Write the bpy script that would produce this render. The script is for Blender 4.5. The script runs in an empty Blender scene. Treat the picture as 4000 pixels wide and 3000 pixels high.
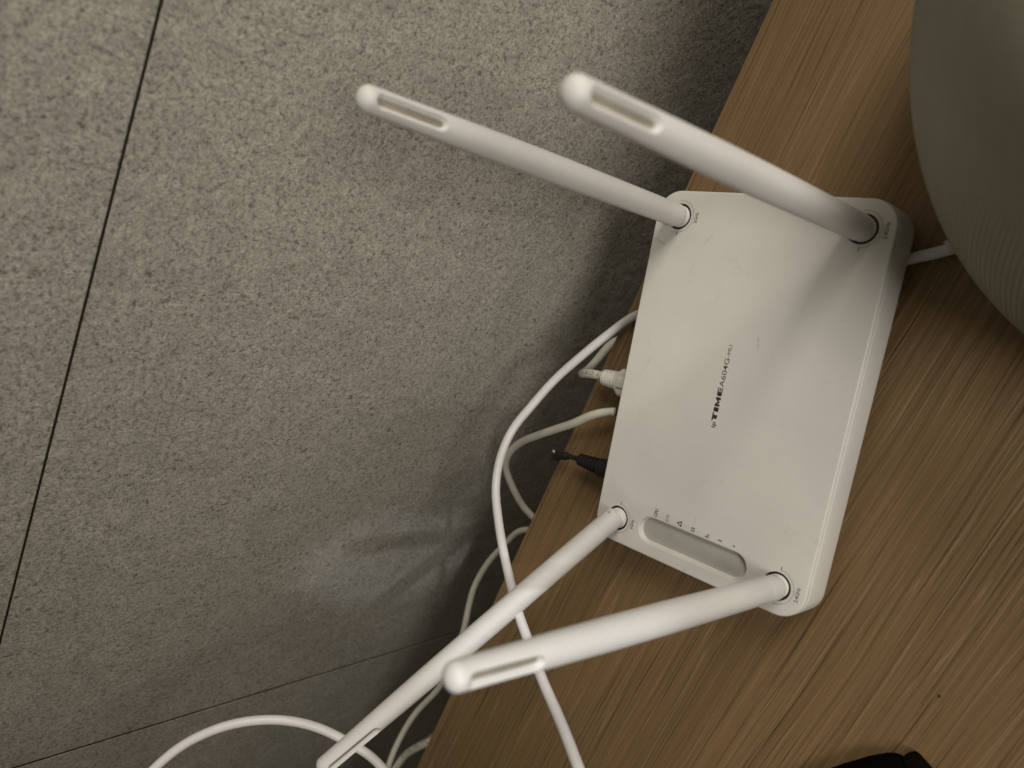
import bpy, bmesh, math, random
from mathutils import Vector, Matrix
import numpy as np
random.seed(4)
scene = bpy.context.scene
MM = 0.001
R = math.radians

# ------------------------------------------------------------------ camera
cam_d = bpy.data.cameras.new('camera')
cam = bpy.data.objects.new('camera', cam_d)
scene.collection.objects.link(cam)
F, C = 2768.3922, Vector((27.6426, -146.1669, 319.1503)) * MM
rot = [[0.176824585, -0.704680175, -0.687138208],
       [-0.975447792, -0.218588150, -0.026848188],
       [-0.131280883, 0.675014868, -0.726030480]]
m = Matrix(((rot[0][0], -rot[1][0], -rot[2][0], C.x),
            (rot[0][1], -rot[1][1], -rot[2][1], C.y),
            (rot[0][2], -rot[1][2], -rot[2][2], C.z),
            (0, 0, 0, 1)))
cam.matrix_world = m
cam_d.sensor_width = 36
cam_d.lens = F / 4000 * 36
cam_d.clip_start = 0.005
cam_d.clip_end = 20
cam_d.dof.use_dof = True
cam_d.dof.focus_distance = 0.352
cam_d.dof.aperture_fstop = 8.6
scene.camera = cam

# ------------------------------------------------------------------ light
w = bpy.data.worlds.new('World')
scene.world = w
w.use_nodes = True
bg = w.node_tree.nodes['Background']
bg.inputs['Color'].default_value = (1.0, 0.90, 0.70, 1)
bg.inputs['Strength'].default_value = 0.075


def area(name, loc, target, sx, sy, power, col, spread=180):
    d = bpy.data.lights.new(name, 'AREA')
    d.shape = 'RECTANGLE'
    d.size, d.size_y = sx, sy
    d.energy = power
    d.color = col
    d.spread = R(spread)
    o = bpy.data.objects.new(name, d)
    scene.collection.objects.link(o)
    o.location = loc
    o.rotation_euler = (Vector(target) - Vector(loc)).to_track_quat('-Z', 'Y').to_euler()
    return o


area('ceiling_lamp', (1.45, -0.66, 1.22), (0.0, 0.0, 0.0), 0.90, 0.90, 29.0, (1.0, 0.92, 0.79))
area('room_lamp', (0.03, -0.74, 0.53), (0.12, 0.10, 0.06), 0.34, 0.26, 0.86, (1.0, 0.94, 0.84), 80)
sd = bpy.data.lights.new('lamp_beam', 'SPOT')
sd.energy = 10.0
sd.color = (0.86, 0.92, 1.0)
sd.spot_size = R(7.0)
sd.spot_blend = 0.25
sd.shadow_soft_size = 0.010
so = bpy.data.objects.new('lamp_beam', sd)
scene.collection.objects.link(so)
so.location = (0.195, -0.785, 0.63)
so.scale = (0.48, 1.0, 1.0)
so.rotation_euler = (Vector((-0.178, 0.231, 0.000)) - so.location).to_track_quat('-Z', 'Y').to_euler()

scene.view_settings.view_transform = 'Standard'
scene.view_settings.look = 'None'
scene.view_settings.exposure = 0
scene.view_settings.gamma = 1


# ------------------------------------------------------------------ node helpers
class N:
    def __init__(s, name):
        s.m = bpy.data.materials.new(name)
        s.m.use_nodes = True
        s.t = s.m.node_tree
        s.b = s.t.nodes['Principled BSDF']

    def n(s, typ, **kw):
        nd = s.t.nodes.new(typ)
        for k, v in kw.items():
            setattr(nd, k, v)
        return nd

    def l(s, a, b):
        s.t.links.new(a, b)

    def coord(s, scale=(1, 1, 1), rot=(0, 0, 0), loc=(0, 0, 0), out='Object'):
        tc = s.n('ShaderNodeTexCoord')
        mp = s.n('ShaderNodeMapping')
        mp.inputs['Scale'].default_value = scale
        mp.inputs['Rotation'].default_value = rot
        mp.inputs['Location'].default_value = loc
        s.l(tc.outputs[out], mp.inputs['Vector'])
        return mp.outputs['Vector']

    def noise(s, vec, scale, detail=2, rough=0.5, dist=0.0):
        nd = s.n('ShaderNodeTexNoise')
        nd.inputs['Scale'].default_value = scale
        nd.inputs['Detail'].default_value = detail
        nd.inputs['Roughness'].default_value = rough
        nd.inputs['Distortion'].default_value = dist
        s.l(vec, nd.inputs['Vector'])
        return nd.outputs['Fac']

    def ramp(s, fac, stops):
        nd = s.n('ShaderNodeValToRGB')
        cr = nd.color_ramp
        while len(cr.elements) < len(stops):
            cr.elements.new(0.5)
        for e, (p, c) in zip(cr.elements, stops):
            e.position = p
            e.color = (c, c, c, 1) if isinstance(c, (int, float)) else (*c, 1)
        s.l(fac, nd.inputs['Fac'])
        return nd.outputs['Color']

    def mix(s, a, b, fac=0.5, blend='MIX'):
        nd = s.n('ShaderNodeMix', data_type='RGBA', blend_type=blend)
        for v, i in ((fac, 0), (a, 6), (b, 7)):
            if hasattr(v, 'is_linked') or hasattr(v, 'links'):
                s.l(v, nd.inputs[i])
            elif i == 0:
                nd.inputs[0].default_value = v
            else:
                nd.inputs[i].default_value = (*v, 1) if len(v) == 3 else v
        return nd.outputs[2]

    def math(s, op, a, b=0.0):
        nd = s.n('ShaderNodeMath', operation=op)
        for v, i in ((a, 0), (b, 1)):
            if isinstance(v, (int, float)):
                nd.inputs[i].default_value = v
            else:
                s.l(v, nd.inputs[i])
        return nd.outputs[0]

    def bump(s, h, dist, strength=1.0, prev=None):
        nd = s.n('ShaderNodeBump')
        nd.inputs['Distance'].default_value = dist
        nd.inputs['Strength'].default_value = strength
        s.l(h, nd.inputs['Height'])
        if prev is not None:
            s.l(prev, nd.inputs['Normal'])
        return nd.outputs['Normal']

    def out(s, col=None, rough=None, normal=None, spec=None):
        for v, k in ((col, 'Base Color'), (rough, 'Roughness'), (normal, 'Normal'), (spec, 'Specular IOR Level')):
            if v is None:
                continue
            if isinstance(v, (int, float)):
                s.b.inputs[k].default_value = v
            elif isinstance(v, tuple):
                s.b.inputs[k].default_value = (*v, 1)
            else:
                s.l(v, s.b.inputs[k])
        return s.m


def mat_tile():
    a = N('stone_tile')
    v = a.coord()
    fine = a.noise(v, 1000, 2, 0.6)
    mid = a.noise(v, 430, 4, 0.72, 0.6)
    big = a.noise(v, 70, 4, 0.6, 0.4)
    huge = a.noise(v, 14, 3, 0.5)
    c1 = a.ramp(big, [(0.3, (0.345, 0.327, 0.288)), (0.7, (0.425, 0.404, 0.360))])
    c2 = a.ramp(fine, [(0.32, 0.45), (0.44, 0.90), (0.60, 1.08), (0.74, 1.35)])
    c3 = a.ramp(mid, [(0.34, 0.34), (0.43, 0.84), (0.50, 1.03), (0.62, 1.28)])
    c4 = a.ramp(huge, [(0.3, 0.95), (0.7, 1.04)])
    c = a.mix(c1, c2, 0.85, 'MULTIPLY')
    c = a.mix(c, c3, 0.85, 'MULTIPLY')
    c = a.mix(c, c4, 1.0, 'MULTIPLY')
    # small dark pits
    vo = a.n('ShaderNodeTexVoronoi')
    vo.inputs['Scale'].default_value = 330
    a.l(v, vo.inputs['Vector'])
    pit = a.ramp(vo.outputs['Distance'], [(0.10, 0.0), (0.24, 1.0)])
    sel = a.ramp(a.noise(v, 150, 2, 0.5), [(0.48, 1.0), (0.60, 0.0)])
    pit = a.mix(pit, (1, 1, 1), sel, 'MIX')
    pitc = a.ramp(pit, [(0.0, 0.55), (1.0, 1.0)])
    c = a.mix(c, pitc, 1.0, 'MULTIPLY')
    hgt = a.math('ADD', a.math('MULTIPLY', fine, 0.25), a.math('MULTIPLY', mid, 0.6))
    hgt = a.math('ADD', hgt, a.math('MULTIPLY', pit, 0.30))
    nrm = a.bump(hgt, 0.0005, 1.0)
    nrm = a.bump(big, 0.0012, 0.8, nrm)
    return a.out(c, 0.62, nrm, 0.3)


def mat_wood():
    a = N('oak_laminate')
    v = a.coord()
    warp = a.noise(a.coord((2.0, 14, 1)), 2.2, 2, 0.5)
    # bend the grain a little
    sep = a.n('ShaderNodeSeparateXYZ')
    a.l(v, sep.inputs[0])
    y2 = a.math('ADD', sep.outputs['Y'], a.math('MULTIPLY', a.math('SUBTRACT', warp, 0.5), 0.010))
    com = a.n('ShaderNodeCombineXYZ')
    a.l(sep.outputs['X'], com.inputs['X'])
    a.l(y2, com.inputs['Y'])

    def st(sx, sy, off=0.0):
        mp = a.n('ShaderNodeMapping')
        mp.inputs['Scale'].default_value = (sx, sy, 1)
        mp.inputs['Location'].default_value = (off, off * 1.7, off)
        a.l(com.outputs[0], mp.inputs['Vector'])
        return mp.outputs['Vector']
    broad = a.noise(st(2.0, 75), 1.0, 4, 0.6)
    lines = a.noise(st(5.0, 680, 3.1), 1.0, 3, 0.6)
    fib = a.noise(st(30, 1500, 7.7), 1.0, 3, 0.7)
    pores = a.noise(st(13, 1000, 1.3), 1.0, 1, 0.4)
    light = a.noise(st(5, 330, 5.9), 1.0, 1, 0.3)
    tone = a.noise(v, 5.0, 2, 0.5)
    c = a.ramp(broad, [(0.25, (0.238, 0.150, 0.070)), (0.52, (0.250, 0.160, 0.077)), (0.78, (0.263, 0.171, 0.085))])
    c = a.mix(c, a.ramp(lines, [(0.32, 0.68), (0.46, 0.94), (0.56, 1.03), (0.7, 1.18)]), 0.9, 'MULTIPLY')
    c = a.mix(c, a.ramp(fib, [(0.25, 0.76), (0.55, 1.0), (0.8, 1.14)]), 0.9, 'MULTIPLY')
    c = a.mix(c, a.ramp(tone, [(0.3, 0.90), (0.7, 1.06)]), 1.0, 'MULTIPLY')
    lt = a.ramp(light, [(0.600, 0.0), (0.625, 1.0), (0.650, 0.0)])
    c = a.mix(c, (0.52, 0.385, 0.245), a.math('MULTIPLY', lt, 0.26))
    pr = a.ramp(pores, [(0.27, 1.0), (0.35, 0.0)])
    c = a.mix(c, (0.055, 0.030, 0.013), a.math('MULTIPLY', pr, 0.45))
    h1 = a.math('SUBTRACT', a.math('MULTIPLY', lines, 0.9), a.math('MULTIPLY', pr, 0.35))
    h1 = a.math('ADD', h1, a.math('MULTIPLY', fib, 0.35))
    h1 = a.math('ADD', h1, a.math('MULTIPLY', lt, 0.22))
    nrm = a.bump(h1, 0.00065, 0.9)
    return a.out(c, 0.50, nrm, 0.35)


def mat_white(name, col=(0.74, 0.725, 0.69), rough=0.48, specks=True, seed=0.0, sss=False):
    a = N(name)
    v = a.coord(loc=(seed, seed, seed))
    sm = a.ramp(a.noise(v, 22, 4, 0.6), [(0.35, 0.955), (0.65, 1.02)])
    c = a.mix(col, sm, 1.0, 'MULTIPLY')
    if specks:
        vo = a.n('ShaderNodeTexVoronoi')
        vo.inputs['Scale'].default_value = 120
        vo.inputs['Randomness'].default_value = 1.0
        wv = a.n('ShaderNodeMapping')
        wv.inputs['Scale'].default_value = (1.0, 1.7, 1.0)
        wv.inputs['Rotation'].default_value = (0, 0, 0.5)
        a.l(v, wv.inputs['Vector'])
        a.l(wv.outputs['Vector'], vo.inputs['Vector'])
        dots = a.ramp(vo.outputs['Distance'], [(0.020, 1.0), (0.052, 0.0)])
        sep = a.n('ShaderNodeSeparateColor')
        a.l(vo.outputs['Color'], sep.inputs[0])
        pick = a.ramp(sep.outputs[0], [(0.87, 0.0), (1.0, 1.0)])
        f = a.math('MULTIPLY', a.math('MULTIPLY', dots, pick), 0.85)
        c = a.mix(c, (0.16, 0.14, 0.11), f)
        sm2 = a.ramp(a.noise(v, 90, 3, 0.7, 1.5), [(0.62, 0.0), (0.75, 1.0)])
        c = a.mix(c, (0.50, 0.47, 0.41), a.math('MULTIPLY', sm2, 0.35))
    fn = a.noise(v, 2600, 2, 0.6)
    nrm = a.bump(fn, 0.00005, 0.55)
    return a.out(c, rough, nrm, 0.4)


def mat_plain(name, col, rough=0.5, bump=0.0, scale=1500, spec=0.4, var=0.12):
    a = N(name)
    v = a.coord()
    nz = a.noise(v, scale * 0.12, 3, 0.6)
    c = a.mix(col, a.ramp(nz, [(0.3, 1 - var), (0.7, 1 + var * 0.5)]), 1.0, 'MULTIPLY')
    nrm = a.bump(a.noise(v, scale, 2, 0.5), bump, 0.8) if bump else None
    return a.out(c, rough, nrm, spec)


M_TILE = mat_tile()
M_GROUT = mat_plain('dark_grout', (0.018, 0.012, 0.008), 0.9, 0.0002)
M_WOOD = mat_wood()
M_SEAM = mat_plain('seam_shade', (0.10, 0.095, 0.085), 0.8)  # dark colour for the shade inside the cover seam
M_CRACK = mat_plain('crack_shade', (0.13, 0.11, 0.085), 0.9)
M_SHELL = mat_white('white_shell_plastic', (0.74, 0.73, 0.70), 0.46)
M_SIDE = mat_white('white_side_plastic', (0.74, 0.73, 0.705), 0.42, specks=False, seed=3)
M_ANT = mat_white('antenna_plastic', (0.65, 0.643, 0.635), 0.5, specks=False, seed=1)
M_SLOT = mat_plain('shaded_slot_plastic', (0.28, 0.25, 0.20), 0.5)  # antenna plastic darkened to paint in the shade of the slot
M_SMOKE = mat_plain('frosted_shaded_strip', (0.49, 0.485, 0.46), 0.38, 0.00003, 900, 0.5, 0.06)
M_INK = mat_plain('printed_ink', (0.040, 0.038, 0.030), 0.55, var=0.2)
M_INK2 = mat_plain('printed_ink_faint', (0.075, 0.07, 0.06), 0.55, var=0.3)
M_CORD = mat_plain('white_cord_rubber', (0.74, 0.73, 0.755), 0.38, 0.00004, 900, 0.45, 0.05)
M_NET = mat_plain('cream_cable_sheath', (0.66, 0.64, 0.56), 0.45, 0.00012, 420, 0.4, 0.12)
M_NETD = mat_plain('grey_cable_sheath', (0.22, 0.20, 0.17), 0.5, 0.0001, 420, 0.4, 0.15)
M_PLUG = mat_plain('white_plug_plastic', (0.66, 0.655, 0.62), 0.40, 0.00005, 900, 0.45, 0.08)
M_CLEAR = mat_plain('clear_connector_plastic', (0.42, 0.40, 0.37), 0.18, 0, 800, 0.6)
M_BLACK = mat_plain('black_rubber', (0.014, 0.012, 0.011), 0.45, 0.00008, 1400, 0.35)
M_PORT = mat_plain('black_port_gap_shade', (0.012, 0.012, 0.012), 0.4)
M_FABRIC = mat_plain('grey_green_mesh_cloth', (0.33, 0.315, 0.25), 0.9, 0.0001, 1200, 0.1, 0.05)
M_CASE = mat_plain('black_case_leather', (0.0022, 0.0018, 0.0014), 0.9, 0.0002, 900, 0.05)
M_CASE2 = mat_plain('black_case_flap_leather', (0.0050, 0.0038, 0.0022), 0.9, 0.0002, 900, 0.05)
M_HAIR = mat_plain('hair_fibre', (0.16, 0.14, 0.11), 0.5)


# ------------------------------------------------------------------ object helpers
def link(name, me_or_bm, mat=None, parent=None, smooth=True, loc=None):
    if isinstance(me_or_bm, bmesh.types.BMesh):
        me = bpy.data.meshes.new(name)
        me_or_bm.normal_update()
        me_or_bm.to_mesh(me)
        me_or_bm.free()
    else:
        me = me_or_bm
    if mat is not None:
        me.materials.append(mat)
    if smooth is not None:
        for p in me.polygons:
            p.use_smooth = smooth
    o = bpy.data.objects.new(name, me)
    scene.collection.objects.link(o)
    if parent is not None:
        o.parent = parent
    if loc is not None:
        o.location = loc
    return o


def empty(name, loc=(0, 0, 0), rotz=0, label=None, cat=None, kind=None, group=None, parent=None):
    o = bpy.data.objects.new(name, None)
    o.empty_display_size = 0.01
    scene.collection.objects.link(o)
    o.location = loc
    o.rotation_euler = (0, 0, rotz)
    if parent is not None:
        o.parent = parent
    tag(o, label, cat, kind, group)
    return o


def tag(o, label=None, cat=None, kind=None, group=None):
    for k, v in (('label', label), ('category', cat), ('kind', kind), ('group', group)):
        if v:
            o[k] = v
    return o


def sharp(o, deg=35):
    """smooth faces, split where the angle is above deg"""
    me = o.data
    bm = bmesh.new()
    bm.from_mesh(me)
    for e in bm.edges:
        if len(e.link_faces) == 2 and e.calc_face_angle(0) > R(deg):
            e.smooth = False
    bm.to_mesh(me)
    bm.free()
    return o


def box(bm, x0, x1, y0, y1, z0, z1, bev=0.0, seg=2):
    v = [bm.verts.new((x, y, z)) for x in (x0, x1) for y in (y0, y1) for z in (z0, z1)]
    fs = [bm.faces.new([v[i] for i in q]) for q in ((0, 1, 3, 2), (4, 6, 7, 5), (0, 4, 5, 1), (2, 3, 7, 6), (0, 2, 6, 4), (1, 5, 7, 3))]
    if bev:
        es = list({e for f in fs for e in f.edges})
        bmesh.ops.bevel(bm, geom=es, offset=bev, segments=seg, profile=0.5, affect='EDGES')
    return fs


def loft(bm, loops, cap0=True, cap1=True):
    rows = [[bm.verts.new(p) for p in lp] for lp in loops]
    n = len(rows[0])
    for a, b in zip(rows, rows[1:]):
        for i in range(n):
            bm.faces.new((a[i], a[(i + 1) % n], b[(i + 1) % n], b[i]))
    if cap0:
        bm.faces.new(rows[0][::-1])
    if cap1:
        bm.faces.new(rows[-1])
    return rows


def spline(pts, step=1.5):
    P = [np.array(p, float) for p in pts]
    P = [2 * P[0] - P[1]] + P + [2 * P[-1] - P[-2]]
    out = []
    for i in range(1, len(P) - 2):
        p0, p1, p2, p3 = P[i - 1:i + 3]
        d = [max(np.linalg.norm(b - a) ** 0.5, 1e-3) for a, b in ((p0, p1), (p1, p2), (p2, p3))]
        t0, t1 = 0, d[0]
        t2 = t1 + d[1]
        t3 = t2 + d[2]
        n = max(2, int(np.linalg.norm(p2 - p1) / step))
        for k in range(n):
            t = t1 + (t2 - t1) * k / n
            A1 = (t1 - t) / (t1 - t0) * p0 + (t - t0) / (t1 - t0) * p1
            A2 = (t2 - t) / (t2 - t1) * p1 + (t - t1) / (t2 - t1) * p2
            A3 = (t3 - t) / (t3 - t2) * p2 + (t - t2) / (t3 - t2) * p3
            B1 = (t2 - t) / (t2 - t0) * A1 + (t - t0) / (t2 - t0) * A2
            B2 = (t3 - t) / (t3 - t1) * A2 + (t - t1) / (t3 - t1) * A3
            out.append((t2 - t) / (t2 - t1) * B1 + (t - t1) / (t2 - t1) * B2)
    out.append(P[-2])
    Q = np.array(out)
    for _ in range(6):
        Q[1:-1] = Q[1:-1] * 0.5 + (Q[:-2] + Q[2:]) * 0.25
    return Q


def frames(Q):
    T = np.gradient(Q, axis=0)
    T /= np.linalg.norm(T, axis=1)[:, None]
    up = np.array([0, 0, 1.0])
    n = up - T[0] * (up @ T[0])
    if np.linalg.norm(n) < 0.1:
        n = np.array([1.0, 0, 0]) - T[0] * T[0][0]
    n /= np.linalg.norm(n)
    Ns = []
    for t in T:
        n = n - t * (n @ t)
        n /= np.linalg.norm(n)
        Ns.append(n)
    Ns = np.array(Ns)
    return T, Ns, np.cross(T, Ns)


def tube(bm, Q, r, seg=20):
    Q = np.asarray(Q, float)
    T, A, B = frames(Q)
    rr = r if callable(r) else (lambda s: r)
    L = np.concatenate([[0], np.cumsum(np.linalg.norm(np.diff(Q, axis=0), axis=1))])
    loops = []
    for i in range(len(Q)):
        q = rr(L[i])
        loops.append([tuple((Q[i] + q * (math.cos(a) * A[i] + math.sin(a) * B[i])) * MM)
                      for a in (2 * math.pi * k / seg for k in range(seg))])
    loft(bm, loops)


def text_mesh(body, size, bold=0.0, extrude=0.0):
    cu = bpy.data.curves.new('t', 'FONT')
    cu.body = body
    cu.size = size
    cu.offset = bold
    cu.extrude = extrude
    cu.resolution_u = 4
    cu.align_x = 'LEFT'
    o = bpy.data.objects.new('t', cu)
    scene.collection.objects.link(o)
    dg = bpy.context.evaluated_depsgraph_get()
    dg.update()
    me = bpy.data.meshes.new_from_object(o.evaluated_get(dg))
    bpy.data.objects.remove(o)
    return me


def add_text(bm, body, x, y, w, hgt, z, bold=0.0, caps=True):
    """flat text, left x, baseline y, total width w, cap height hgt (mm)"""
    me = text_mesh(body, 1.0, bold)
    vs = [v.co.copy() for v in me.vertices]
    x0 = min(v.x for v in vs)
    x1 = max(v.x for v in vs)
    y1 = 0.729 if caps else max(v.y for v in vs)
    mp = [bm.verts.new(((x + (v.x - x0) / (x1 - x0) * w) * MM, (y + v.y / y1 * hgt) * MM, z * MM)) for v in vs]
    for p in me.polygons:
        try:
            bm.faces.new([mp[i] for i in p.vertices])
        except ValueError:
            pass


def poly(bm, pts, z):
    f = bm.faces.new([bm.verts.new((x * MM, y * MM, z * MM)) for x, y in pts])
    return f


def disc(bm, x, y, r, z, n=12):
    poly(bm, [(x + r * math.cos(2 * math.pi * k / n), y + r * math.sin(2 * math.pi * k / n)) for k in range(n)], z)


def arc_strip(bm, cx, cy, r0, r1, a0, a1, z, n=10):
    for k in range(n):
        a, b = a0 + (a1 - a0) * k / n, a0 + (a1 - a0) * (k + 1) / n
        poly(bm, [(cx + r0 * math.cos(a), cy + r0 * math.sin(a)), (cx + r1 * math.cos(a), cy + r1 * math.sin(a)),
                  (cx + r1 * math.cos(b), cy + r1 * math.sin(b)), (cx + r0 * math.cos(b), cy + r0 * math.sin(b))], z)


# ------------------------------------------------------------------ setting: tiled wall
WY, WT = 151.4257, -0.4267
wall = empty('wall', (0, WY * MM, 0), WT, kind='structure')
bm = bmesh.new()
box(bm, -1.3, 1.3, 0.00045, 0.05, -0.55, 0.9)
link('wall_backing', bm, M_GROUT, wall, False)
JX, JZ = -322.9, 236.4
xs = [JX - 602, JX, JX + 600, JX + 1200]
zs = [JZ - 301 - 300, JZ - 301, JZ, JZ + 300, JZ + 600]
zs = [-540, JZ, JZ + 600]
g = 0.55
for i in range(3):
    for j in range(2):
        bm = bmesh.new()
        dy = [0.0, 0.25, 0.1][i] + (0.0 if j == 0 else 0.15)
        box(bm, (xs[i] + 1.1) * MM, (xs[i + 1] - 1.1) * MM, dy * MM * 0.4, 0.00042, (zs[j] + g) * MM, (zs[j + 1] - g) * MM, 0.00012, 1)
        link('tile', bm, M_TILE, wall, False)

for pts in ([(-322.9, -62.3), (-337.4, -65.0), (-352.7, -71.5)], [(-324.6, 56.9), (-340.4, 54.6), (-355.3, 54.0)]):
    bm = bmesh.new()
    tube_pts = []
    for (x0, z0), (x1, z1) in zip(pts, pts[1:]):
        for k in range(8):
            t = k / 8
            tube_pts.append((x0 + (x1 - x0) * t, z0 + (z1 - z0) * t + random.uniform(-0.35, 0.35)))
    for side in (0,):
        up = [bm.verts.new((x * MM, -0.00006, (z + 0.13) * MM)) for x, z in tube_pts]
        dn = [bm.verts.new((x * MM, -0.00006, (z - 0.13) * MM)) for x, z in tube_pts]
        for i in range(len(up) - 1):
            bm.faces.new((dn[i], dn[i + 1], up[i + 1], up[i]))
    link('hairline_crack', bm, M_CRACK, wall, False)

# ------------------------------------------------------------------ desk
DY, DT = 83.84, -0.2865
desk = empty('desk', (0, DY * MM, 0), DT, 'oak grain desk with its rear edge standing off the grey tiled wall', 'desk')
bm = bmesh.new()
box(bm, -0.95, 0.375, -0.62, 0.0, -0.025, 0.0, 0.0007, 3)
o = link('desktop', bm, M_WOOD, desk, True)
sharp(o, 40)
bm = bmesh.new()
box(bm, -0.93, 0.355, -0.036, -0.018, -0.54, -0.0252)
link('light_block_panel', bm, M_WOOD, desk, False)  # unseen panel, added to keep ambient light off the wall below

# ------------------------------------------------------------------ router
H = 23.38
router = empty('wifi_router', (0, 0, 0), 0,
               'white wifi router with four antennas lying on the oak desk', 'router')
HX, HYF, HYB = 87.1, 54.35, 54.45


def rrect(hx, hyf, hyb, r, z, n=9, dens=9, mod=None):
    cs = [(hx - r, hyb - r, 0), (-hx + r, hyb - r, 90), (-hx + r, -hyf + r, 180), (hx - r, -hyf + r, 270)]
    pts = []
    for q, (cx, cy, a0) in enumerate(cs):
        for k in range(n + 1):
            a = R(a0 + 90 * k / n)
            pts.append((cx + r * math.cos(a), cy + r * math.sin(a)))
        nx, ny, na = cs[(q + 1) % 4]
        e = (nx + r * math.cos(R(na)), ny + r * math.sin(R(na)))
        s = pts[-1]
        m_ = 40 if q in (0, 2) else dens
        for k in range(1, m_):
            t = k / m_
            pts.append((s[0] + (e[0] - s[0]) * t, s[1] + (e[1] - s[1]) * t))
    if mod:
        pts = [mod(p) for p in pts]
    return [(x * MM, y * MM, z * MM) for x, y in pts]


def front_in(d):
    def f(p):
        x, y = p
        if y < -HYF + 2.5:
            k = min(1, max(0, (76.5 - x) / 3)) * min(1, max(0, (x + 69.5) / 5))
            y += d * k
        return (x, y)
    return f


RC = 11.5
bm = bmesh.new()
loft(bm, [rrect(HX - 4, HYF - 2, HYB - 4, RC - 3, 5.2), rrect(HX - 0.8, HYF + 0.7, HYB - 1, RC - .5, 5.3),
          rrect(HX - 0.1, HYF + 1.4, HYB - .2, RC, 6.2), rrect(HX, HYF + 1.45, HYB, RC, 7.4),
          rrect(HX, HYF + 0.85, HYB, RC, 14), rrect(HX, HYF + 0.3, HYB, RC, H - 2.9),
          rrect(HX, HYF + 0.22, HYB, RC, H - 2.62, mod=front_in(0.02)),
          rrect(HX, HYF + 0.15, HYB, RC, H - 2.6, mod=front_in(0.9))])
link('lower_housing', bm, M_SIDE, router)
# top cover with four antenna wells and the indicator recess
bm = bmesh.new()
fl = 1.0
loops = [rrect(HX - 0.01, HYF - .0, HYB - .01, RC, H - 2.59, mod=front_in(0.75)),
         rrect(HX - 0.01, HYF - .0, HYB - .01, RC, H - 1.5, mod=front_in(0.75)),
         rrect(HX - 0.01, HYF - .0, HYB - .01, RC, H - 1.42, mod=front_in(0.0))]
for k in range(0, 7):
    a = R(90 * k / 6)
    ins = 0.9 * (1 - math.cos(a))
    loops.append(rrect(HX - ins, HYF - ins, HYB - ins, RC - ins, H - 0.9 + 0.9 * math.sin(a)))
rows = loft(bm, loops, True, False)
outer = rows[-1]
edges = [bm.edges.get((outer[i], outer[(i + 1) % len(outer)])) for i in range(len(outer))]
HOLE = [(75, 41.64), (75, -41.64), (-75, 41.64), (-75, -41.64)]


def well(contour, profile):
    """contour(inset)->points; profile list of (inset, z) from the rim down; closes with a floor"""
    prev = None
    first = None
    for ins, z in profile:
        row = [bm.verts.new((x * MM, y * MM, z * MM)) for x, y in contour(ins)]
        if prev:
            n = len(row)
            for i in range(n):
                bm.faces.new((prev[i], prev[(i + 1) % n], row[(i + 1) % n], row[i]))
        else:
            first = row
        prev = row
    bm.faces.new(prev)
    for i in range(len(first)):
        e = bm.edges.get((first[i], first[(i + 1) % len(first)])) or bm.edges.new((first[i], first[(i + 1) % len(first)]))
        edges.append(e)


HR = 6.05
for hx, hy in HOLE:
    well(lambda ins, hx=hx, hy=hy: [(hx + (HR - ins) * math.cos(2 * math.pi * k / 48), hy + (HR - ins) * math.sin(2 * math.pi * k / 48)) for k in range(48)],
         [(-0.25, H), (-0.1, H - 0.05), (0, H - 0.2), (0, H - 4.0)])
SX, SY0, SY1, SR = -74.3, -21.2, 22.2, 6.35


def stadium(ins):
    r = SR - ins
    pts = []
    for k in range(25):
        a = R(180 * k / 24)
        pts.append((SX + r * math.cos(a), SY1 + r * math.sin(a)))
    for k in range(25):
        a = R(180 + 180 * k / 24)
        pts.append((SX + r * math.cos(a), SY0 + r * math.sin(a)))
    return pts


well(stadium, [(-0.45, H), (-0.2, H - 0.06), (0.0, H - 0.22), (0.12, H - 0.55), (0.35, H - 1.6), (0.9, H - 2.6), (1.1, H - 2.9)])
res = bmesh.ops.triangle_fill(bm, edges=edges, use_beauty=True, use_dissolve=False, normal=(0, 0, 1))
bmesh.ops.recalc_face_normals(bm, faces=bm.faces[:])
cover = link('top_cover', bm, M_SHELL, router)
sharp(cover, 50)
# frosted indicator strip on the recess floor, its grey partly painted recess shade
bm = bmesh.new()
pts = [[(x * MM, y * MM, z * MM) for x, y in stadium(i)] for i, z in ((0.95, H - 2.72), (1.0, H - 2.66))]
pts = [[(x * MM, y * MM, (H - zz) * MM) for x, y in stadium(i)] for i, zz in ((0.86, 2.75), (0.93, 2.56), (1.6, 2.50))]
loft(bm, pts)
sharp(link('indicator_strip', bm, M_SMOKE, cover), 50)
bm = bmesh.new()
box(bm, -66.5 * MM, 75.5 * MM, (-HYF + 0.38) * MM, (-HYF + 1.2) * MM, (H - 2.58) * MM, (H - 1.46) * MM)
link('seam_gap_shade', bm, M_SEAM, router, False)  # solid dark bar in the groove, stands in for its shade
for fx, fy in ((-70, -40), (70, -40), (-70, 42), (70, 42)):
    bm = bmesh.new()
    loft(bm, [[((fx + q * math.cos(k * math.pi / 8)) * MM, (fy + q * math.sin(k * math.pi / 8)) * MM, z * MM) for k in range(16)]
              for q, z in ((4.0, 0.02), (4.6, 0.5), (4.8, 5.25))])
    link('foot', bm, M_BLACK, router)
# ports on the rear face
for px, pw in ((-57.2, 8), (-40, 15), (-25.5, 15), (-9.8, 15), (6, 15), (22, 15)):
    bm = bmesh.new()
    box(bm, (px - pw / 2) * MM, (px + pw / 2) * MM, (HYB - .1) * MM, (HYB + .35) * MM, 6.5 * MM, 17 * MM, 0.0002)
    link('port', bm, M_PORT, router, False)

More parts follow.
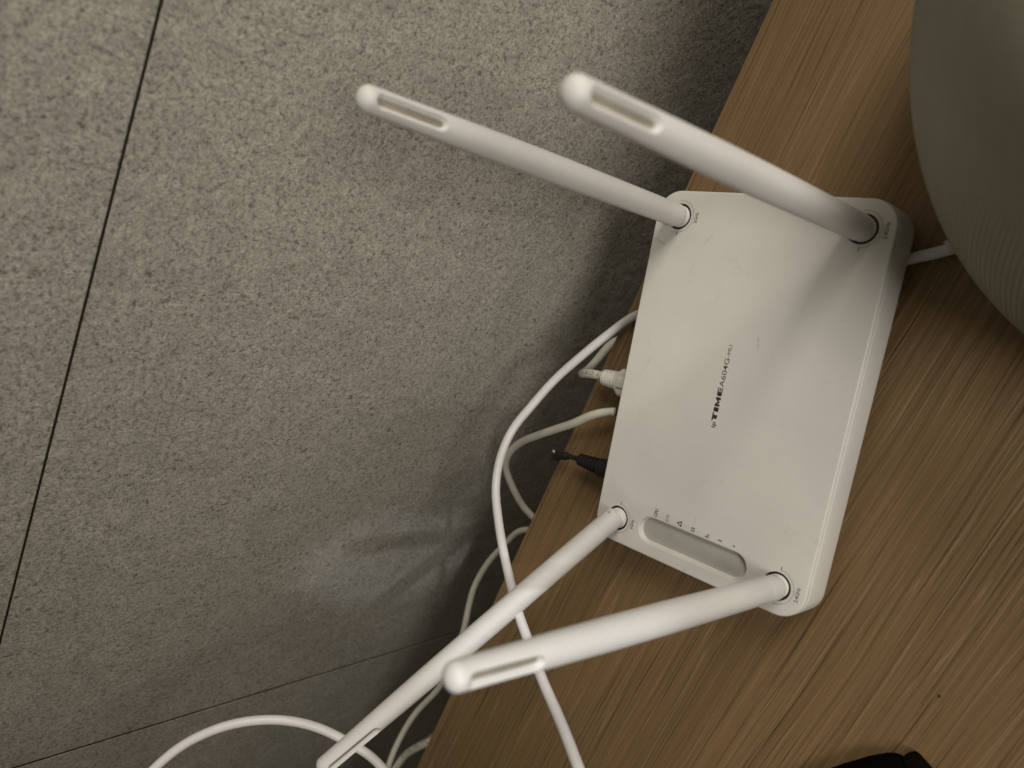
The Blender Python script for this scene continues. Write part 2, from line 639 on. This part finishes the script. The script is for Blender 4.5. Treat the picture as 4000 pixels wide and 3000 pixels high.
# ---- printing on the cover
ZP = H + 0.03
bm = bmesh.new()
B0 = 1.1
add_text(bm, 'i', -17.55, B0, 0.62, 2.05, ZP, 0.02)
add_text(bm, 'p', -16.6, B0, 1.75, 2.05, ZP, 0.02)
hh = 2.38
poly(bm, [(-14.65, B0 + hh), (-14.65, B0 + hh - 0.62), (-13.55, B0 + hh - 0.62), (-13.55, B0), (-11.75, B0), (-11.75, B0 + hh - 0.62), (-10.65, B0 + hh - 0.62), (-10.65, B0 + hh)][::-1], ZP)
poly(bm, [(-10.25, B0), (-8.25, B0), (-8.25, B0 + hh), (-10.25, B0 + hh)], ZP)
poly(bm, [(-7.85, B0), (-6.75, B0), (-6.75, B0 + 1.1), (-6.0, B0 + 0.25), (-5.6, B0 + 0.25), (-4.85, B0 + 1.1), (-4.85, B0), (-3.65, B0),
          (-3.65, B0 + hh), (-4.6, B0 + hh), (-5.75, B0 + 1.25), (-6.9, B0 + hh), (-7.85, B0 + hh)], ZP)
ew = [(-3.2 + 0.95 - 0.95 * math.cos(R(a)), B0 + hh / 2 - (hh / 2) * math.sin(R(a))) for a in range(90, -91, -15)]
poly(bm, [(-1.2, B0), (-1.2, B0 + hh), (-2.25, B0 + hh)] + [p for p in ew[::-1][1:-1]] + [(-2.25, B0)], ZP)
for yy in (0.0, 0.94, 1.88):
    poly(bm, [(-1.2, B0 + yy), (0.75, B0 + yy), (0.75, B0 + yy + 0.5), (-1.2, B0 + yy + 0.5)], ZP)
add_text(bm, 'A604G', 1.15, B0, 13.1, hh, ZP, 0.004)
poly(bm, [(14.75, B0 + 0.75), (15.65, B0 + 0.75), (15.65, B0 + 1.02), (14.75, B0 + 1.02)], ZP)
add_text(bm, 'MU', 16.1, B0, 4.25, 1.8, ZP, 0.0)
link('printed_logo', bm, M_INK, cover, False)

bm = bmesh.new()
add_text(bm, 'CPU', -66.9, 20.0, 3.9, 1.85, ZP, 0.025)
# radio waves
cx, cy = -65.3, 14.5
disc(bm, cx, cy + 0.35, 0.28, ZP)
poly(bm, [(cx - 0.10, cy - 0.75), (cx + 0.10, cy - 0.75), (cx + 0.10, cy + 0.2), (cx - 0.10, cy + 0.2)], ZP)
for rr in (0.85, 1.4):
    arc_strip(bm, cx, cy, rr, rr + 0.2, R(-42), R(42), ZP, 6)
    arc_strip(bm, cx, cy, rr, rr + 0.2, R(138), R(222), ZP, 6)
# globe in a triangle
cx, cy = -65.5, 7.6
tri = [(cx + 1.25 * math.cos(R(a)), cy + 1.25 * math.sin(R(a))) for a in (90, 210, 330)]
arc_strip(bm, cx, cy, 0.55, 0.95, 0, 2 * math.pi, ZP, 18)
for a in (90, 210, 330):
    disc(bm, cx + 1.1 * math.cos(R(a)), cy + 1.1 * math.sin(R(a)), 0.42, ZP, 8)
for cy, ds in ((0.7, ((-.6, -.5), (-.6, .5), (.6, -.5), (.6, .5))), (-6.2, ((-.65, -.05), (-.65, -1.0), (.35, -1.0))),
               (-13.1, ((-.0, .45), (-.0, -.55))), (-20.0, ((0, 0),))):
    for dx, dy in ds:
        q = 0.36
        x_, y_ = -65.8 + dx, cy + dy
        poly(bm, [(x_ - q, y_ - q), (x_ + q, y_ - q), (x_ + q, y_ + q), (x_ - q, y_ + q)], ZP)
link('printed_indicator_symbols', bm, M_INK, cover, False)

for n_, (hx, hy) in enumerate(HOLE):
    sx = 1 if hx > 0 else -1
    bm = bmesh.new()
    # index tick and half ring of dots
    tx = hx - sx * 8.0
    poly(bm, [(tx - 0.85, hy - 0.62), (tx + 0.85, hy - 0.62), (tx + 0.85, hy - 0.28), (tx - 0.85, hy - 0.28)], ZP)
    for k in range(1, 34):
        a = R(180 if sx > 0 else 0) + sx * R(k * 5.6)
        disc(bm, hx + 7.45 * math.cos(a), hy + 7.45 * math.sin(a), 0.19, ZP, 6)
    if hy > 0:
        add_text(bm, '5GHz', hx - 2.6, hy - 9.75, 4.9, 1.6, ZP, 0.015)
    else:
        add_text(bm, '2.4GHz', hx - 3.3, hy - 9.75, 6.5, 1.6, ZP, 0.015)
    link('printed_dial', bm, M_INK2, cover, False)

# ------------------------------------------------------------------ antennas
AL = 174.5


def arad(t):
    """tube radius (mm) by length along the antenna"""
    u = t / AL
    ks = [(0, 5.25), (0.12, 5.42), (0.45, 5.42), (0.62, 5.2), (0.78, 4.75), (0.90, 4.25), (1.0, 4.05)]
    for (a, ra), (b, rb) in zip(ks, ks[1:]):
        if u <= b:
            k = (u - a) / (b - a)
            return ra + (rb - ra) * k
    return 4.05


def antenna_mesh(t0):
    """tube with a rounded tip and a recessed slot on its local -Y side"""
    S0, S1, SW, SD = 143.8, 170.0, 2.05, 2.6
    ts = list(np.linspace(t0, 141, 36))
    ts += list(np.arange(141.6, 171, 0.42))
    rt = 3.75
    ts += list(np.linspace(171.0, AL - 3.6, 2))
    ts += [AL - 3.6 + 3.6 * math.sin(a) for a in np.linspace(0.12, math.pi / 2 - 0.05, 10)]
    # angles with extra lines round the slot
    ang = []
    for k in range(48):
        ang.append(2 * math.pi * k / 48)
    base = -math.pi / 2
    fine = [base + a for a in np.linspace(-0.74, 0.74, 49)]
    ang = [a for a in ang if abs((a - base + math.pi) % (2 * math.pi) - math.pi) > 0.78] + [a % (2 * math.pi) for a in fine]
    ang.sort()
    loops = []
    for t in ts:
        r0 = arad(min(t, AL))
        if t > AL - 3.6:
            q = (t - (AL - 3.6)) / 3.6
            r0 = r0 * math.sqrt(max(0.0, 1 - q ** 2.2))
        if t < t0 + 0.8:
            r0 -= 0.0
        lp = []
        for a in ang:
            r = r0
            da = (a - base + math.pi) % (2 * math.pi) - math.pi
            if abs(da) < 0.8 and 141 < t < 171.5:
                x = r0 * math.sin(da)
                # distance inside a stadium
                tc = min(max(t, S0 + SW), S1 - SW)
                dd = SW - math.hypot(x, t - tc)
                k = min(1, max(0, (dd + 0.30) / 0.55))
                k = k * k * (3 - 2 * k)
                # small chamfer then wall
                r = r0 - SD * k
            lp.append((r * math.cos(a) * MM, r * math.sin(a) * MM, t * MM))
        loops.append(lp)
    b_ = bmesh.new()
    loft(b_, loops, True, True)
    me = bpy.data.meshes.new('antenna')
    b_.normal_update()
    b_.to_mesh(me)
    b_.free()
    return me


def slot_panel_mesh():
    b_ = bmesh.new()
    n = 28
    rows = []
    for ins, dp in ((0.0, 2.9), (0.0, 2.20), (0.2, 2.12)):
        row = []
        w_ = 1.9 - ins
        for k in range(n):
            a = 2 * math.pi * k / n
            cz = 168.0 if math.sin(a) > 0 else 145.8
            x = w_ * math.cos(a)
            zz = cz + w_ * math.sin(a)
            r0 = arad(zz)
            row.append((x * MM, -(math.sqrt(max(r0 * r0 - x * x, 0)) - dp) * MM, zz * MM))
        rows.append(row)
    loft(b_, rows)
    me = bpy.data.meshes.new('slot_panel')
    b_.normal_update()
    b_.to_mesh(me)
    b_.free()
    return me


T0 = 9.5
me_rod = antenna_mesh(T0)
bm = bmesh.new()
prof = [(2.2, -3.1), (3.6, -3.05), (4.55, -2.7), (5.05, -2.1), (5.26, -1.2), (5.32, 0), (5.36, T0 - 0.35), (5.28, T0 - 0.12), (5.15, T0 + 0.05)]
loft(bm, [[(r * math.cos(2 * math.pi * k / 56) * MM, r * math.sin(2 * math.pi * k / 56) * MM, t * MM) for k in range(56)] for r, t in prof])
me_sleeve = bpy.data.meshes.new('hinge_sleeve')
bm.normal_update()
bm.to_mesh(me_sleeve)
bm.free()
me_slot = slot_panel_mesh()
bm = bmesh.new()
prof = [(5.05, -5.0), (5.05, 0.05), (4.9, 0.35), (4.5, 0.55), (3.9, 0.8), (3.6, 1.6), (3.5, 3.2), (2.9, 4.2), (1.5, 4.9)]
loft(bm, [[(r * math.cos(2 * math.pi * k / 48) * MM, r * math.sin(2 * math.pi * k / 48) * MM, t * MM) for k in range(48)] for r, t in prof])
me_swivel = bpy.data.meshes.new('swivel_base')
bm.normal_update()
bm.to_mesh(me_swivel)
bm.free()
bm = bmesh.new()
loft(bm, [[(x * MM, q * math.cos(2 * math.pi * k / 16) * MM, q * math.sin(2 * math.pi * k / 16) * MM) for k in range(16)]
          for x, q in ((-5.42, 0.62), (5.42, 0.62))])
me_pin = bpy.data.meshes.new('hinge_pin')
bm.normal_update()
bm.to_mesh(me_pin)
bm.free()
for me_, mt in ((me_rod, M_ANT), (me_sleeve, M_ANT), (me_slot, M_SLOT), (me_swivel, M_SIDE), (me_pin, M_CLEAR)):
    me_.materials.append(mt)

# (hinge x, y, elevation, azimuth of lean, roll) of the four antennas
ANT = [(75, 41.64, 89.3, 95.8, 0), (75, -41.64, 88.2, 124, 0), (-75, 41.64, 43.4, 159.4, 0), (-75, -41.64, 86.5, 55.3, 0)]
HP = 4.2
for ax, ay, el, az, roll in ANT:
    d = Vector((math.cos(R(el)) * math.cos(R(az)), math.cos(R(el)) * math.sin(R(az)), math.sin(R(el))))
    yl = Vector((0, 1, 0))
    yl = (yl - d * yl.dot(d)).normalized()
    if roll:
        yl = Matrix.Rotation(R(roll), 3, d) @ yl
    xl = yl.cross(d).normalized()
    mt = Matrix(((xl.x, yl.x, d.x, ax * MM), (xl.y, yl.y, d.y, ay * MM), (xl.z, yl.z, d.z, (H + HP) * MM), (0, 0, 0, 1)))
    rod = bpy.data.objects.new('antenna', me_rod)
    scene.collection.objects.link(rod)
    rod.parent = router
    rod.matrix_local = mt
    for p in me_rod.polygons:
        p.use_smooth = True
    for nm, me_ in (('hinge_sleeve', me_sleeve), ('slot_panel', me_slot), ('hinge_pin', me_pin)):
        c_ = bpy.data.objects.new(nm, me_)
        scene.collection.objects.link(c_)
        c_.parent = rod
        for p in me_.polygons:
            p.use_smooth = True
    b_ = bmesh.new()
    loft(b_, [[(q * math.cos(2 * math.pi * k / 48) * MM, q * math.sin(2 * math.pi * k / 48) * MM, z * MM) for k in range(48)]
              for q, z in ((4.9, -1.6), (HR - 0.03, -1.6), (HR - 0.03, -0.65), (4.9, -0.65))], False, False)
    link('antenna_gap_shade', b_, M_PORT, cover, False, (ax * MM, ay * MM, H * MM))  # black ring added in the well, stands in for shade round the swivel
    sw = bpy.data.objects.new('swivel_base', me_swivel)
    scene.collection.objects.link(sw)
    sw.parent = router
    sw.location = (ax * MM, ay * MM, (H - 0.25) * MM)
    if el < 60:
        rod['label'] = 'antenna folded halfway down towards the wall'
for me_ in (me_rod, me_sleeve, me_slot, me_swivel):
    for p in me_.polygons:
        p.use_smooth = True
for me_ in (me_rod, me_sleeve, me_swivel, me_slot):
    bm = bmesh.new()
    bm.from_mesh(me_)
    for e in bm.edges:
        if len(e.link_faces) == 2 and e.calc_face_angle(0) > R(48):
            e.smooth = False
    bm.to_mesh(me_)
    bm.free()

# ------------------------------------------------------------------ cables
CORD = [[100, -100, 2.5], [86, -88, 2.5], [73.9, -70.8, 2.5], [68.6, -57.5, 2.5], [52, -10, 2.6], [36, 40, 2.6], [25.7, 68.0, 3.6], [13.5, 79.5, 8.0], [-1.1, 90.3, 14.0],
        [-17.6, 101.4, 20.0], [-34.1, 108.3, 27.0], [-48.7, 113.5, 33.0], [-63.7, 113.9, 38.0], [-79.5, 108.9, 43.0],
        [-94.8, 95.4, 50.0], [-104.7, 83.4, 56.0], [-113.3, 70.8, 62.0], [-122.1, 54.9, 70.0], [-128.5, 40.9, 76.0],
        [-135.2, 23.7, 84.0], [-141.0, 5.0, 92.0], [-146.6, -11.8, 100.0], [-155, -25, 104.0], [-178, -38, 101.0],
        [-215, -30, 88], [-243.0, 3.5, 75], [-256, 40, 72], [-250, 78, 78.0], [-236, 102, 86.0],
        [-229.4, 109.2, 90.7], [-223.7, 114.3, 95.8], [-219.0, 122.1, 103.5], [-213.7, 129.9, 112.6], [-210.4, 138.2, 122.5],
        [-209.4, 147.8, 135.3], [-212.1, 157.2, 148.7], [-216.3, 163.2, 159.2], [-223.9, 169.3, 170.4], [-231.9, 171.8, 179.6],
        [-241.5, 173.1, 188.1], [-254.3, 171.8, 197.5], [-285, 160, 200], [-330, 140, 170], [-380, 120, 60], [-390, 110, 2.5]]
bm = bmesh.new()
tube(bm, spline(CORD, 2.0), 2.35, 24)
tag(link('thick_cord', bm, M_CORD), 'thick white cord running from the ribbed speaker under the router into a big loop', 'cord')

NET2 = [[-25.9, 63.4, 12.0], [-28.1, 70.7, 13.0], [-32.6, 79.8, 12.0], [-38.8, 89.7, 10.0], [-46.6, 105.1, 6.0], [-56.1, 124.0, 0.0],
        [-65.2, 140.3, -6.0], [-75.8, 153.4, -12.0], [-86.5, 160.2, -18.0], [-97.3, 161.7, -26.0], [-106.7, 159.3, -32.0],
        [-115.7, 155.3, -38.0], [-124.0, 147, -45.0], [-130.5, 150, -50.0], [-138.8, 165.6, -50.0], [-151.7, 175.1, -50.0],
        [-166.2, 184.8, -49.0], [-180.8, 191.6, -48.0], [-193.8, 194.6, -46.0], [-206.8, 194.3, -44.0], [-225.2, 191.4, -40.0],
        [-246.6, 193.8, -38.0], [-274.7, 202.1, -36.0], [-286.6, 208.2, -34.0], [-301.4, 217.0, -32.0], [-315.8, 222.9, -30.0],
        [-330.8, 227.3, -28.0], [-344.9, 229.9, -26.0], [-355.7, 231.2, -25.0], [-374.6, 233.4, -24.0], [-430, 250, -24]]


def cable_thing(name, label, mat, pts, r, cat='cable', text=None, group=None):
    root = empty(name, tuple(c * MM for c in pts[0]), 0, label, cat, group=group)
    off = np.array(pts[0], float)
    Q = spline(pts, 1.6) - off
    b_ = bmesh.new()
    tube(b_, Q, r, 20)
    link('sheath', b_, mat, root)
    if text:
        T, A, B = frames(Q)
        L = np.concatenate([[0], np.cumsum(np.linalg.norm(np.diff(Q, axis=0), axis=1))])
        b_ = bmesh.new()
        for body, s0, ang0, hgt, wid in text:
            me = text_mesh(body, 1.0, 0.006)
            vs = [v.co.copy() for v in me.vertices]
            x0 = min(v.x for v in vs)
            x1 = max(v.x for v in vs)
            mp = []
            for v in vs:
                s = s0 + (v.x - x0) / (x1 - x0) * wid
                a = ang0 + (v.y / 0.729 * hgt - hgt / 2) / r
                q = [np.interp(s, L, Q[:, i]) for i in range(3)]
                aa = np.array([np.interp(s, L, A[:, i]) for i in range(3)])
                bb = np.array([np.interp(s, L, B[:, i]) for i in range(3)])
                mp.append(b_.verts.new(tuple((np.array(q) + (r + 0.03) * (math.cos(a) * aa + math.sin(a) * bb)) * MM)))
            for p in me.polygons:
                try:
                    b_.faces.new([mp[i] for i in p.vertices])
                except ValueError:
                    pass
        link('printed_lettering', b_, M_INK, root, False)
    return root


def rj45(root, base, direction, clear=True, boot=True):
    """modular plug: socket side at base (mm, relative to the root), pointing towards -direction"""
    d = Vector(direction).normalized()
    x = Vector((0, 0, 1)).cross(d).normalized()
    z = d.cross(x)
    mt = Matrix(((x.x, d.x, z.x, base[0] * MM), (x.y, d.y, z.y, base[1] * MM), (x.z, d.z, z.z, base[2] * MM), (0, 0, 0, 1)))
    b_ = bmesh.new()
    box(b_, -5.8 * MM, 5.8 * MM, -10 * MM, 2.2 * MM, -3.3 * MM, 3.3 * MM, 0.0004)
    o_ = link('connector', b_, M_CLEAR, root, False)
    o_.matrix_local = mt
    if boot:
        b_ = bmesh.new()
        loops = []
        prof = [(-0.2, 6.2, 4.3), (0.3, 6.6, 4.7), (5.6, 6.6, 4.7), (6.4, 6.0, 4.6), (9.2, 4.6, 4.3)]
        yv = 9.2
        for k in range(5):
            prof += [(yv + 0.15, 4.55 - k * .14, 4.25 - k * .12), (yv + 0.35, 3.75 - k * .12, 3.65 - k * .10), (yv + 0.75, 3.7 - k * .12, 3.6 - k * .10), (yv + 0.95, 4.45 - k * .16, 4.15 - k * .14), (yv + 1.75, 4.4 - k * .16, 4.1 - k * .14)]
            yv += 1.85
        prof += [(yv + .3, 3.2, 3.1), (yv + .5, 2.4, 2.4)]
        for yy, hx_, hz_ in prof:
            e_ = 5.0 if yy < 6 else max(2.0, 5.0 - (yy - 6) * 1.0)
            lp = []
            for k in range(28):
                a = 2 * math.pi * k / 28
                c_, s_ = math.cos(a), math.sin(a)
                lp.append((1.12 * hx_ * abs(c_) ** (2 / e_) * (1 if c_ >= 0 else -1) * MM, yy * MM, 1.1 * hz_ * abs(s_) ** (2 / e_) * (1 if s_ >= 0 else -1) * MM))
            loops.append(lp)
        loft(b_, loops)
        bmesh.ops.recalc_face_normals(b_, faces=b_.faces[:])
        o_ = sharp(link('plug_boot', b_, M_PLUG, root), 40)
        o_.matrix_local = mt
        b_ = bmesh.new()
        box(b_, -2.6 * MM, 2.6 * MM, -1.0 * MM, 6.2 * MM, 4.5 * MM, 6.3 * MM, 0.0006, 3)
        o_ = link('latch_guard', b_, M_PLUG, root, True)
        o_.matrix_local = mt
    return root


net2 = cable_thing('network_cable', 'plain cream network cable bowing from the router across the gap and down the wall', M_NET, NET2, 2.3)
rj45(net2, (1.2, -8.2, -0.2), (-0.28, 1, 0.05), boot=False)
NET1 = [[-9.8, 64, 11.0], [-9.7, 70, 11.0], [-9.4, 76, 11.0], [-9.5, 80.3, 10.8], [-10.2, 88.0, 9.6], [-11.6, 93.8, 6.5],
        [-11.9, 97.4, 0.0], [-9.6, 99.5, -7.0], [-5.0, 101.2, -14.5], [0.6, 101.8, -20.5], [6.1, 101.5, -26.0], [12, 99, -40], [16, 97, -70], [16, 97, -160]]
net1 = cable_thing('network_cable', 'cream network cable with lettering and ribbed white plug, doubling back behind the desk edge', M_NET, NET1, 2.45,
                   text=[('E  CABLE', 13.5, 0.25, 1.8, 12.5), ('CAT.5E  4P', 34.5, 0.35, 1.8, 19.0)])
rj45(net1, (-0.2, -7.2, -0.2), (0.02, 1, 0))
NET3 = [[-290, 150, -60], [-306.4, 188.0, -38.0], [-318.3, 200.7, -32.0], [-337.4, 217.7, -30.0], [-354.1, 226.2, -29.0], [-371.5, 232.9, -28.0], [-420, 245, -28]]
cable_thing('network_cable', 'printed cream cable emerging under the desk edge at the bottom of the picture', M_NET, NET3, 2.9,
            text=[('CAT.5E  UTP  4PR  24AWG', 45.0, 0.6, 2.6, 50.0)])
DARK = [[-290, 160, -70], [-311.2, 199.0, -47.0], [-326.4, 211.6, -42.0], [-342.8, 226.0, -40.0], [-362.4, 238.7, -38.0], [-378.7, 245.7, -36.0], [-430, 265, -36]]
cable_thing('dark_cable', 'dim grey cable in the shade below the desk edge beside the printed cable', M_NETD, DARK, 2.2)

# DC plug
DC = [[-57.2, 80.0, 10.0], [-57.3, 84, 10.0], [-57.7, 87.4, 10.0], [-58.6, 93, 9.6], [-60.2, 98.5, 8.0], [-62.4, 103.2, 4.0], [-64.6, 106.5, -3.0], [-65.5, 108.5, -14.0], [-64, 108, -60], [-62, 108, -160]]
root = empty('power_plug', (-57.2 * MM, 57 * MM, 10 * MM), 0, 'black barrel plug in the router back, its wire dropping over the desk edge', 'plug')
off = np.array([-57.2, 57, 10])
bm = bmesh.new()
tube(bm, spline(DC, 1.2) - off, lambda s: 1.35 if s < 8.5 else min(2.35, 1.35 + (s - 8.5) * 0.35), 16)
link('wire', bm, M_BLACK, root)
bm = bmesh.new()
prof = [(-3, 4.6), (0.5, 4.7), (0.8, 5.1), (9.5, 5.0), (10.3, 4.5)]
yv = 10.3
for k in range(6):
    prof += [(yv + .25, 4.5 - k * .2), (yv + .5, 3.8 - k * .2), (yv + 1.1, 3.75 - k * .2), (yv + 1.35, 4.4 - k * .2), (yv + 2.2, 4.35 - k * .2)]
    yv += 2.3
prof += [(yv + .3, 3.0), (yv + .9, 1.5)]
loft(bm, [[(r * math.cos(2 * math.pi * k / 32) * MM, y * MM, r * math.sin(2 * math.pi * k / 32) * MM) for k in range(32)] for y, r in prof])
bmesh.ops.recalc_face_normals(bm, faces=bm.faces[:])
sharp(link('plug_body', bm, M_BLACK, root), 40)
bm = bmesh.new()
cc = np.array([-63.4, 107.2, -0.5])
tube(bm, [cc + np.array([3.0 * math.cos(a), 1.6 * math.sin(a), 2.2 * math.cos(a + .6)]) for a in np.linspace(0, 2 * math.pi, 26)], 0.75, 8)
tag(link('cable_tie', bm, M_PLUG), 'small white tie looped round the black power wire at the desk edge', 'cable tie')

# ------------------------------------------------------------------ ribbed speaker
SC = (142.9, -168.4)
speaker = empty('ribbed_speaker', (SC[0] * MM, SC[1] * MM, 0), 0, 'large round grey green ribbed speaker at the right edge, out of focus', 'speaker')
NR = 330
seg = NR * 4
bm = bmesh.new()
loops = []
RB, HB = 120.5, 146.0
for t in [0.0, 0.004, 0.012, 0.025, 0.045] + list(np.linspace(0.07, 0.97, 40)) + [0.985, 0.994, 0.998, 0.9997]:
    rr = RB * max(1 - t ** 1.46, 0) ** (1 / 4.67)
    z = HB * t
    if t < 0.045:
        rr -= 2.5 * (1 - t / 0.045) ** 2
    amp = 1.2 * max(0.0, 1 - t / 0.75) ** 0.6
    lp = []
    for k in range(seg):
        a = 2 * math.pi * k / seg
        q = rr - amp * (1.0 if k % 4 == 0 else 0.0)
        lp.append((q * math.cos(a) * MM, q * math.sin(a) * MM, (z + 1.0) * MM))
    loops.append(lp)
loft(bm, loops)
link('cloth_cover', bm, M_FABRIC, speaker)
bm = bmesh.new()
loft(bm, [[(r * math.cos(2 * math.pi * k / 96) * MM, r * math.sin(2 * math.pi * k / 96) * MM, z * MM) for k in range(96)] for r, z in ((107, 0.05), (109, 0.5), (109, 2.0))])
link('rubber_base', bm, M_BLACK, speaker)
bm = bmesh.new()
dd = Vector((73.5 - SC[0], -68.0 - SC[1], 0)).normalized()
P0 = Vector((73.5 - SC[0], -68.0 - SC[1], 2.7))
tube(bm, [P0 + dd * s for s in (-3.0, -1.0, 0.2, 0.6)], 2.9, 20)
link('cord_grommet', bm, M_PLUG, speaker)

# ------------------------------------------------------------------ black case at the bottom
case = empty('black_case', (-0.1366, -0.0853, 0), 0, 'black soft case whose corner pokes in at the bottom edge of the picture', 'case')


def slab(name, pts, h_, mat, bev, z0=0.05):
    b_ = bmesh.new()
    n = len(pts)
    P_ = [Vector((x, y)) for x, y in pts]
    cen = sum(P_, Vector((0, 0))) / n
    loops = []
    for ins, z in ((bev, z0), (0.3 * bev, z0 + 0.3 * bev), (0, z0 + bev), (0, h_ - bev), (0.3 * bev, h_ - 0.3 * bev), (bev, h_)):
        lp = []
        for p in P_:
            d_ = (cen - p).normalized() * ins
            lp.append(((p.x + d_.x + 135) * MM, (p.y + d_.y + 85) * MM, z * MM))
        loops.append(lp)
    loft(b_, loops)
    bmesh.ops.recalc_face_normals(b_, faces=b_.faces[:])
    return link(name, b_, mat, case)


slab('case_body', [(-200, -30), (-180, -46), (-162.4, -60.1), (-151.3, -68.9), (-141.5, -77.5), (-132.7, -85.8), (-127.5, -91.6), (-125.8, -94.6), (-125.4, -96.8), (-126.6, -98.4),
                   (-150, -118), (-200, -150), (-240, -110)], 7, M_CASE, 1.6)
slab('case_flap', [(-125.2, -97.6), (-123.8, -98.3), (-122.6, -99.1), (-121.3, -100.9), (-121.9, -102.7), (-125.2, -108.9), (-128.4, -115.0), (-139, -135), (-150, -119.5), (-127.3, -99.4)], 6.5, M_CASE2, 1.0)

# ------------------------------------------------------------------ small bits
bm = bmesh.new()
tube(bm, spline([[63.9, 52.4, H + .12], [63.0, 50.3, H + .2], [62.6, 48.6, H + .15], [61.4, 47.9, H + .3], [61.9, 46.7, H + .15], [61.2, 46.0, H + .12]], 0.3), 0.07, 6)
tag(link('hair_strand', bm, M_HAIR), 'thin curly hair lying on the router cover near its wall side corner', 'hair')
bm = bmesh.new()
tube(bm, spline([[26.0, -9.5, H + .12], [25.2, -10.2, H + .2], [23.6, -10.1, H + .15], [22.2, -10.7, H + .12], [20.4, -10.6, H + .12]], 0.3), 0.03, 6)
tag(link('hair_strand', bm, M_HAIR), 'faint short fibre lying on the router cover beside the printed name', 'hair')
bm = bmesh.new()
bmesh.ops.create_icosphere(bm, subdivisions=2, radius=0.00055, matrix=Matrix.Translation((-0.0981, -0.1037, 0.0004)) @ Matrix.Diagonal((1, 0.8, 0.55, 1)))
tag(link('crumb', bm, M_BLACK), 'tiny dark crumb on the open desk near the black case', 'crumb')
